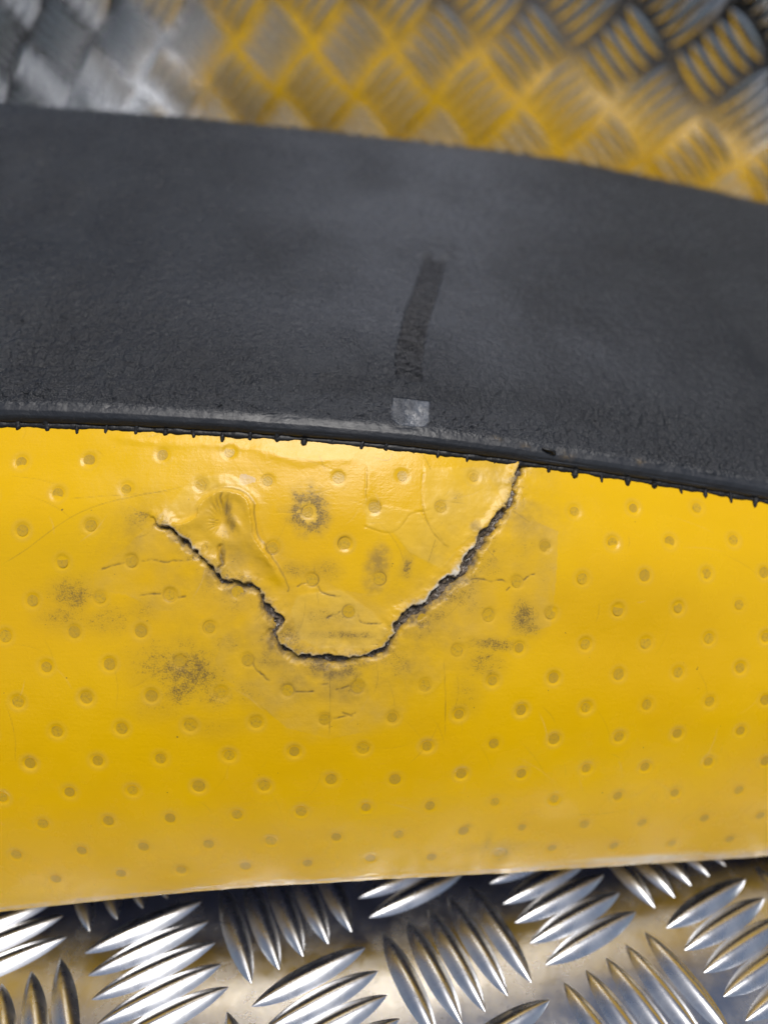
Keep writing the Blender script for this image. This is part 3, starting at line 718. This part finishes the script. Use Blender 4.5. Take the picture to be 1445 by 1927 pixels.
# --- dimples, one disc each
def disc_mesh(name, r, seg=16):
    V = [(0, 0, -.00003)]
    for rad, z in ((.6*r, -.00002), (r, 0.0)):
        for k in range(seg):
            a = 2*math.pi*k/seg
            V.append((rad*math.cos(a), rad*math.sin(a), z))
    F = [[0, 1+k, 1+(k+1) % seg] for k in range(seg)]
    for k in range(seg):
        a, b = 1+k, 1+(k+1) % seg
        F += [[a, a+seg, b], [b, a+seg, b+seg]]
    me = quad_mesh(name, V, F)
    me.materials.append(M_DIMPLE)
    return me
dimple_me = disc_mesh('dimple', .00112)
def sheet_height(sh, a, b):
    """displacement of the sheet at a surface position, mm"""
    i = int(np.argmin(np.abs(sh.B[:, 0] - b))); j = int(np.argmin(np.abs(sh.A[0] - a)))
    return float(np.median(sh.H[max(i-3, 0):i+4, max(j-3, 0):j+4]))
def place(o, a, b, h, spin=0.0, scale=(1, 1, 1)):
    p, nrm, ta = frame(np.array(float(a)), np.array(float(b)))
    tb = np.cross(nrm, ta)
    m = Matrix(((ta[0], tb[0], nrm[0], p[0]+nrm[0]*h), (ta[1], tb[1], nrm[1], p[1]+nrm[1]*h), (ta[2], tb[2], nrm[2], p[2]+nrm[2]*h), (0, 0, 0, 1)))
    m = m @ Matrix.Rotation(spin, 4, 'Z') @ Matrix.Diagonal((*scale, 1))
    o.matrix_local = m
for ab, out in all_dimples:
    o = link('dimple', dimple_me, skin)
    s_ = float(np.clip(rng.normal(1.0, .06), .85, 1.15))
    place(o, ab[0], ab[1], sheet_height(sk, *ab)/1000 + .00007, rng.uniform(0, 6), (s_*rng.uniform(.94, 1.06), s_, 1))

# --- black rubber band
prof = np.array([[.9, -1.6], [.2, -.9], [-.3, -.3], [-.5, .3], [-.42, .8], [-.1, 1.25], [.5, 1.75], [1.4, 2.1], [2.6, 2.0], [4.4, 1.35], [9, 1.2], [400, 1.2]])
pl = np.concatenate([[0], np.cumsum(np.linalg.norm(np.diff(prof[:11], axis=0), axis=1))])
pp = np.arange(0, pl[-1], .16)
d0 = np.interp(pp, pl, prof[:11, 0]); h0 = np.interp(pp, pl, prof[:11, 1])
t_end = t_of_b(18.3) - t_of_b(SEAM)
d1 = np.concatenate([np.arange(9.0, 34, .26), np.arange(34, t_end, .6)])
dd = np.concatenate([d0, d1]); hh = np.concatenate([h0, np.full(len(d1), 1.2)])
xs = np.concatenate([np.arange(-.190, -.125, .001), np.arange(-.125, -.08, .0005), np.arange(-.08, .0955, .00026), np.arange(.0955, .14, .0005), np.arange(.14, .1901, .001)])
rb = Sheet(np.clip(a_of_x(xs), 0, NA), b_of_t(t_of_b(SEAM) + dd))
X = rb.X
T = np.repeat(dd[:, None], X.shape[1], 1)
rb.H += hh[:, None]
rb.T = T
lipw = 1 - sstep(2.2, 4.2, T + .8*fbm(X, T, 9, 3, 70))
rb.col['lip'] = lipw
free = sstep(1.5, 5, T)
rb.H += .28*fbm(X, T, 14, 3, 71)*(T > 0) + .12*fbm(X, T, 2.2, 3, 72)*sstep(0, 2, T)
# goose-skin pits beside the seam
def pits(x, y, size, seed):
    gx, gy = x/size, y/size
    best = np.full(x.shape, 9.0)
    xi, yi = np.floor(gx).astype(int), np.floor(gy).astype(int)
    for i in (-1, 0, 1):
        for j in (-1, 0, 1):
            u, v = (xi+i+seed) & 255, (yi+j+2*seed) & 255
            cx, cy = xi+i+_tab[u, v], yi+j+_tab[v, u]
            best = np.minimum(best, (gx-cx)**2 + (gy-cy)**2)
    return np.sqrt(best)
pz = sstep(2.8, 4.5, T)*(1 - sstep(7.5, 11, T))
px_ = np.exp(-((X - 8)/26)**2) + .25
pd = pits(X + .4*fbm(X, T, 1, 2, 73), T, .95, 5)
rb.H += -.20*pz*px_*(1 - sstep(.12, .42, pd)) + .07*pz*px_*sstep(.45, .8, pd)
pd2 = pits(X, T, .75, 9)
rb.H += .40*free*fbm(X, T, 1.5, 3, 82)*(.5 + .6*sstep(.2, -.3, fbm(X, T, 30, 2, 83)) + .5*np.exp(-((X + 75)/40)**2))
rb.H += .22*free*(.35 + .65*sstep(-.1, .3, fbm(X, T, 18, 2, 74)))*sstep(.2, .7, pd2)
# slope change running along the band
p3, _ = poly3(STEP)
w, d, s, al = rb.near(p3, 12, .9, 9, 75)
fade = sstep(0, .1, al)*(1 - sstep(.9, 1, al))
rb.H[w] += fade*(np.where(s*STEP_UP > 0, -.9, .9)*np.exp(-(d/3.5)) * sstep(0, .6, d))
# pressed strip with crosswise wrinkles and the rubbed patch below it
p3, _ = poly3(SCAR)
w, d, s, al = rb.near(p3, 9, .3, 3, 76)
strip = (1 - sstep(2.5, 3.3, d))*sstep(0, .03, al)
rb.H[w] += -.35*strip + .22*np.exp(-((d-3.6)/.7)**2)*sstep(0, .2, al)
Lm = np.linalg.norm(np.diff(p3, axis=0), axis=1).sum()
wv = np.sin(al*Lm*2*math.pi/2.3 + 3.0*fbm(X[w], T[w], 5, 2, 77))
rb.H[w] += strip*.55*wv*sstep(.15, .6, al)
rb.chan('scar')[w] = strip*(1 - .75*sstep(.8, 1, al))*(.8 + .3*wv)
top = p3[0]
ww = rb.window(top[None, :], 8)
dtop = np.linalg.norm(rb.P[ww] - top, axis=-1)
rb.H[ww] += 1.3*np.exp(-((dtop - 3.0)/1.8)**2)*(T[ww] > T[ww].mean())
p3, _ = poly3(PATCH)
w, d, s, al = rb.near(p3, 8, .35, 1.5, 78)
pa = (1 - sstep(3.7, 4.2, d))*((T[w] > 3.4) & (T[w] < 9.8))
rb.chan('patch')[w] = pa*np.clip(.75 + .8*fbm(X[w], T[w], 2.5, 4, 79), .2, 1)
rb.H[w] = rb.H[w]*(1 - pa) + pa*(1.45 + .05*fbm(X[w], T[w], 1.5, 3, 80))
# soft hollows far along the band
for (hx, ht, rx, rt, amt) in ((-70, 24, 26, 13, 2.0), (104, 50, 11, 13, 3.8), (-90, 13, 36, 4, .9), (-95, 70, 40, 30, 3.0)):
    rb.H -= amt*np.exp(-((X-hx)/rx)**2 - ((T-ht)/rt)**2)
for (hx, ht, r) in ((29, 2.0, 1.2), (38, 1.6, 1.5), (55, 2.6, 1.2), (23, 3.0, 1.0)):
    rb.chan('brown')[...] = np.maximum(rb.chan('brown'), np.exp(-((X-hx)/r)**2 - ((T-ht)/(r*.6))**2))
rb.col['painted_sheen'] = np.clip(np.exp(-((X - 12)/46)**2)*sstep(8, 34, T)*(.8 + .8*fbm(X, T, 26, 4, 84)) + .10*lipw + .25*pz*px_, 0, 1)  # sheen put into the rubber colour: paler mid-band, sides left black
band = adopt(rb.build('rubber_band', M_RUBBER, panel, {'wear': ('scar', 'patch', 'lip', 'brown'), 'relief': ('painted_sheen', '', '', '')}))
band['label'] = 'black grained rubber band with a pressed strip mark'

# --- stitches over the seam
def stitch_mesh(name, seed, seg=10, rings=7):
    r = np.random.default_rng(seed)
    V, F = [], []
    for i in range(rings):
        u = i/(rings-1)
        cy = .0009 - .0022*u + r.normal(0, .00004)
        rad = (.00062 - .00022*u)*(1 - .7*max(u - .75, 0)/.25)
        cz = .0002 - .0005*u
        for k in range(seg):
            a = 2*math.pi*k/seg
            j = 1 + r.normal(0, .16)
            V.append((rad*math.cos(a)*j*1.05, cy + r.normal(0, .00003), cz + rad*math.sin(a)*j*.9))
    for i in range(rings-1):
        for k in range(seg):
            a, b = i*seg+k, i*seg+(k+1) % seg
            F.append([a, b, b+seg, a+seg])
    me = quad_mesh(name, V, F)
    me.materials.append(M_GLUE)
    return me
stitch_me = [stitch_mesh('stitch', s) for s in range(5)]
for i, ab in enumerate(STITCH):
    o = link('stitch', stitch_me[i % 5], band)
    f_ = float(rng.uniform(.7, 1.25))
    place(o, ab[0], ab[1], .00005, rng.normal(0, .12), (f_, float(rng.uniform(.55, 1.15)), f_))

# irregular glue bead in the groove between band and skin
nb_ = 900
ba = np.linspace(.05, NA - .05, nb_)
seamx = surf(ba, np.full(nb_, 10.0))[:, 0]*1000
wob = fbm(seamx, 0*seamx, 5, 4, 95)
bp, bn, bt = frame(ba, np.full(nb_, b_of_t(t_of_b(SEAM) - .75)) + .02*wob)
bc = np.cross(bn, bt)
br = (.74 + .36*fbm(seamx, 0*seamx + 7, 3, 4, 96) + .15*fbm(seamx, 0*seamx + 3, .8, 2, 97))/1000
V = np.stack([bp - bn*.0002 + (bc*math.cos(g_) + bn*math.sin(g_)*.8)*br[:, None] for g_ in np.linspace(0, 2*math.pi, 10, endpoint=False)], 0).reshape(-1, 3)
idx = np.arange(10*nb_).reshape(10, nb_)
idx = np.concatenate([idx, idx[:1]])
Q = np.stack([idx[:-1, :-1], idx[1:, :-1], idx[1:, 1:], idx[:-1, 1:]], -1).reshape(-1, 4)
mesh_object('seam_bead', V, Q, M_GLUE, band)

# frayed end of thread standing on the seam beside the tear
def tube(name, pts, rad, mat, seg=8):
    pts = np.array(pts)
    V, F = [], []
    tg = np.gradient(pts, axis=0)
    for i, (q_, t_) in enumerate(zip(pts, tg)):
        t_ = t_/np.linalg.norm(t_)
        a_ = np.cross(t_, [.3, .2, .9]); a_ /= np.linalg.norm(a_)
        b_ = np.cross(t_, a_)
        for k in range(seg):
            g_ = 2*math.pi*k/seg
            V.append(q_ + rad[i]*(a_*math.cos(g_) + b_*math.sin(g_)))
    n_r = len(pts)
    for i in range(n_r-1):
        for k in range(seg):
            a, b = i*seg+k, i*seg+(k+1) % seg
            F.append([a, b, b+seg, a+seg])
    return quad_mesh(name, V, F)
sa, sb = THREAD
def on(a, b, h):
    p_, n_r, _ = frame(np.array(float(a)), np.array(float(b)))
    return p_ + n_r*h
tp = [on(sa-.02, sb-.10, .0004), on(sa, sb-.02, .0012), on(sa+.03, sb+.02, .0021), on(sa+.012, sb+.06, .0026), on(sa-.03, sb+.12, .0024), on(sa-.05, sb+.20, .0024)]
tp = np.concatenate([[np.array(tp[i])*(1-u) + np.array(tp[i+1])*u for u in np.linspace(0, 1, 5, endpoint=False)] for i in range(5)])
tm = tube('thread_end', tp, np.interp(np.arange(len(tp)), [0, 8, len(tp)-1], [.0006, .00055, .0002])*(1 + .15*rng.normal(size=len(tp))), M_GLUE)
tm.materials.append(M_GLUE)
link('thread_end', tm, band)

# --- unseen back skin, added and sloped to give the wall its yellow reflection
av = np.linspace(0, NA, 160)
bk = Sheet(av, np.linspace(18.0, NB, 60))
bk.H += .2*fbm(bk.X, bk.T, 30, 3, 90)
back = adopt(bk.build('unseen_back_skin', M_YELLOW, panel, {'wear': ('', '', '', ''), 'damage': ('', '', '', '')}))

# --- solid body under the skins, resting on the bars
rows = np.concatenate([np.linspace(.05, 2.0, 3), np.linspace(4, 20.8, 36)])
av = np.linspace(.02, NA - .02, 41)
ring = []
for a in av:
    p = surf(np.full_like(rows, a), rows)
    _, nr, _ = frame(np.full_like(rows, a), rows)
    inn = p - nr*np.where(rows < 4.5, .0032, .0085)[:, None]
    y0, y1 = p[0, 1] + .016, p[-1, 1] - .004
    x = p[0, 0]
    foot = np.array([[x, y1, .0300], [x, y1 - .006, .0016], [x, (y0+y1)/2, .0016], [x, y0 + .014, .0016]])
    ring.append(np.concatenate([inn, foot]))
ring = np.array(ring)
na_, nr_ = ring.shape[:2]
V = ring.reshape(-1, 3).tolist()
Q = [[i*nr_+j, (i+1)*nr_+j, (i+1)*nr_+(j+1) % nr_, i*nr_+(j+1) % nr_] for i in range(na_-1) for j in range(nr_)]
me = bpy.data.meshes.new('underside')
me.from_pydata(V, [], Q + [list(range(nr_))[::-1], [(na_-1)*nr_ + j for j in range(nr_)]])
me.materials.append(M_NAVY)
me.validate()
under = adopt(link('underside', me, panel))

# ---------------------------------------------------------------- render settings
scene.render.engine = 'CYCLES'
scene.cycles.max_bounces = 8
scene.cycles.use_denoising = True
scene.render.resolution_x, scene.render.resolution_y = 767, 1024
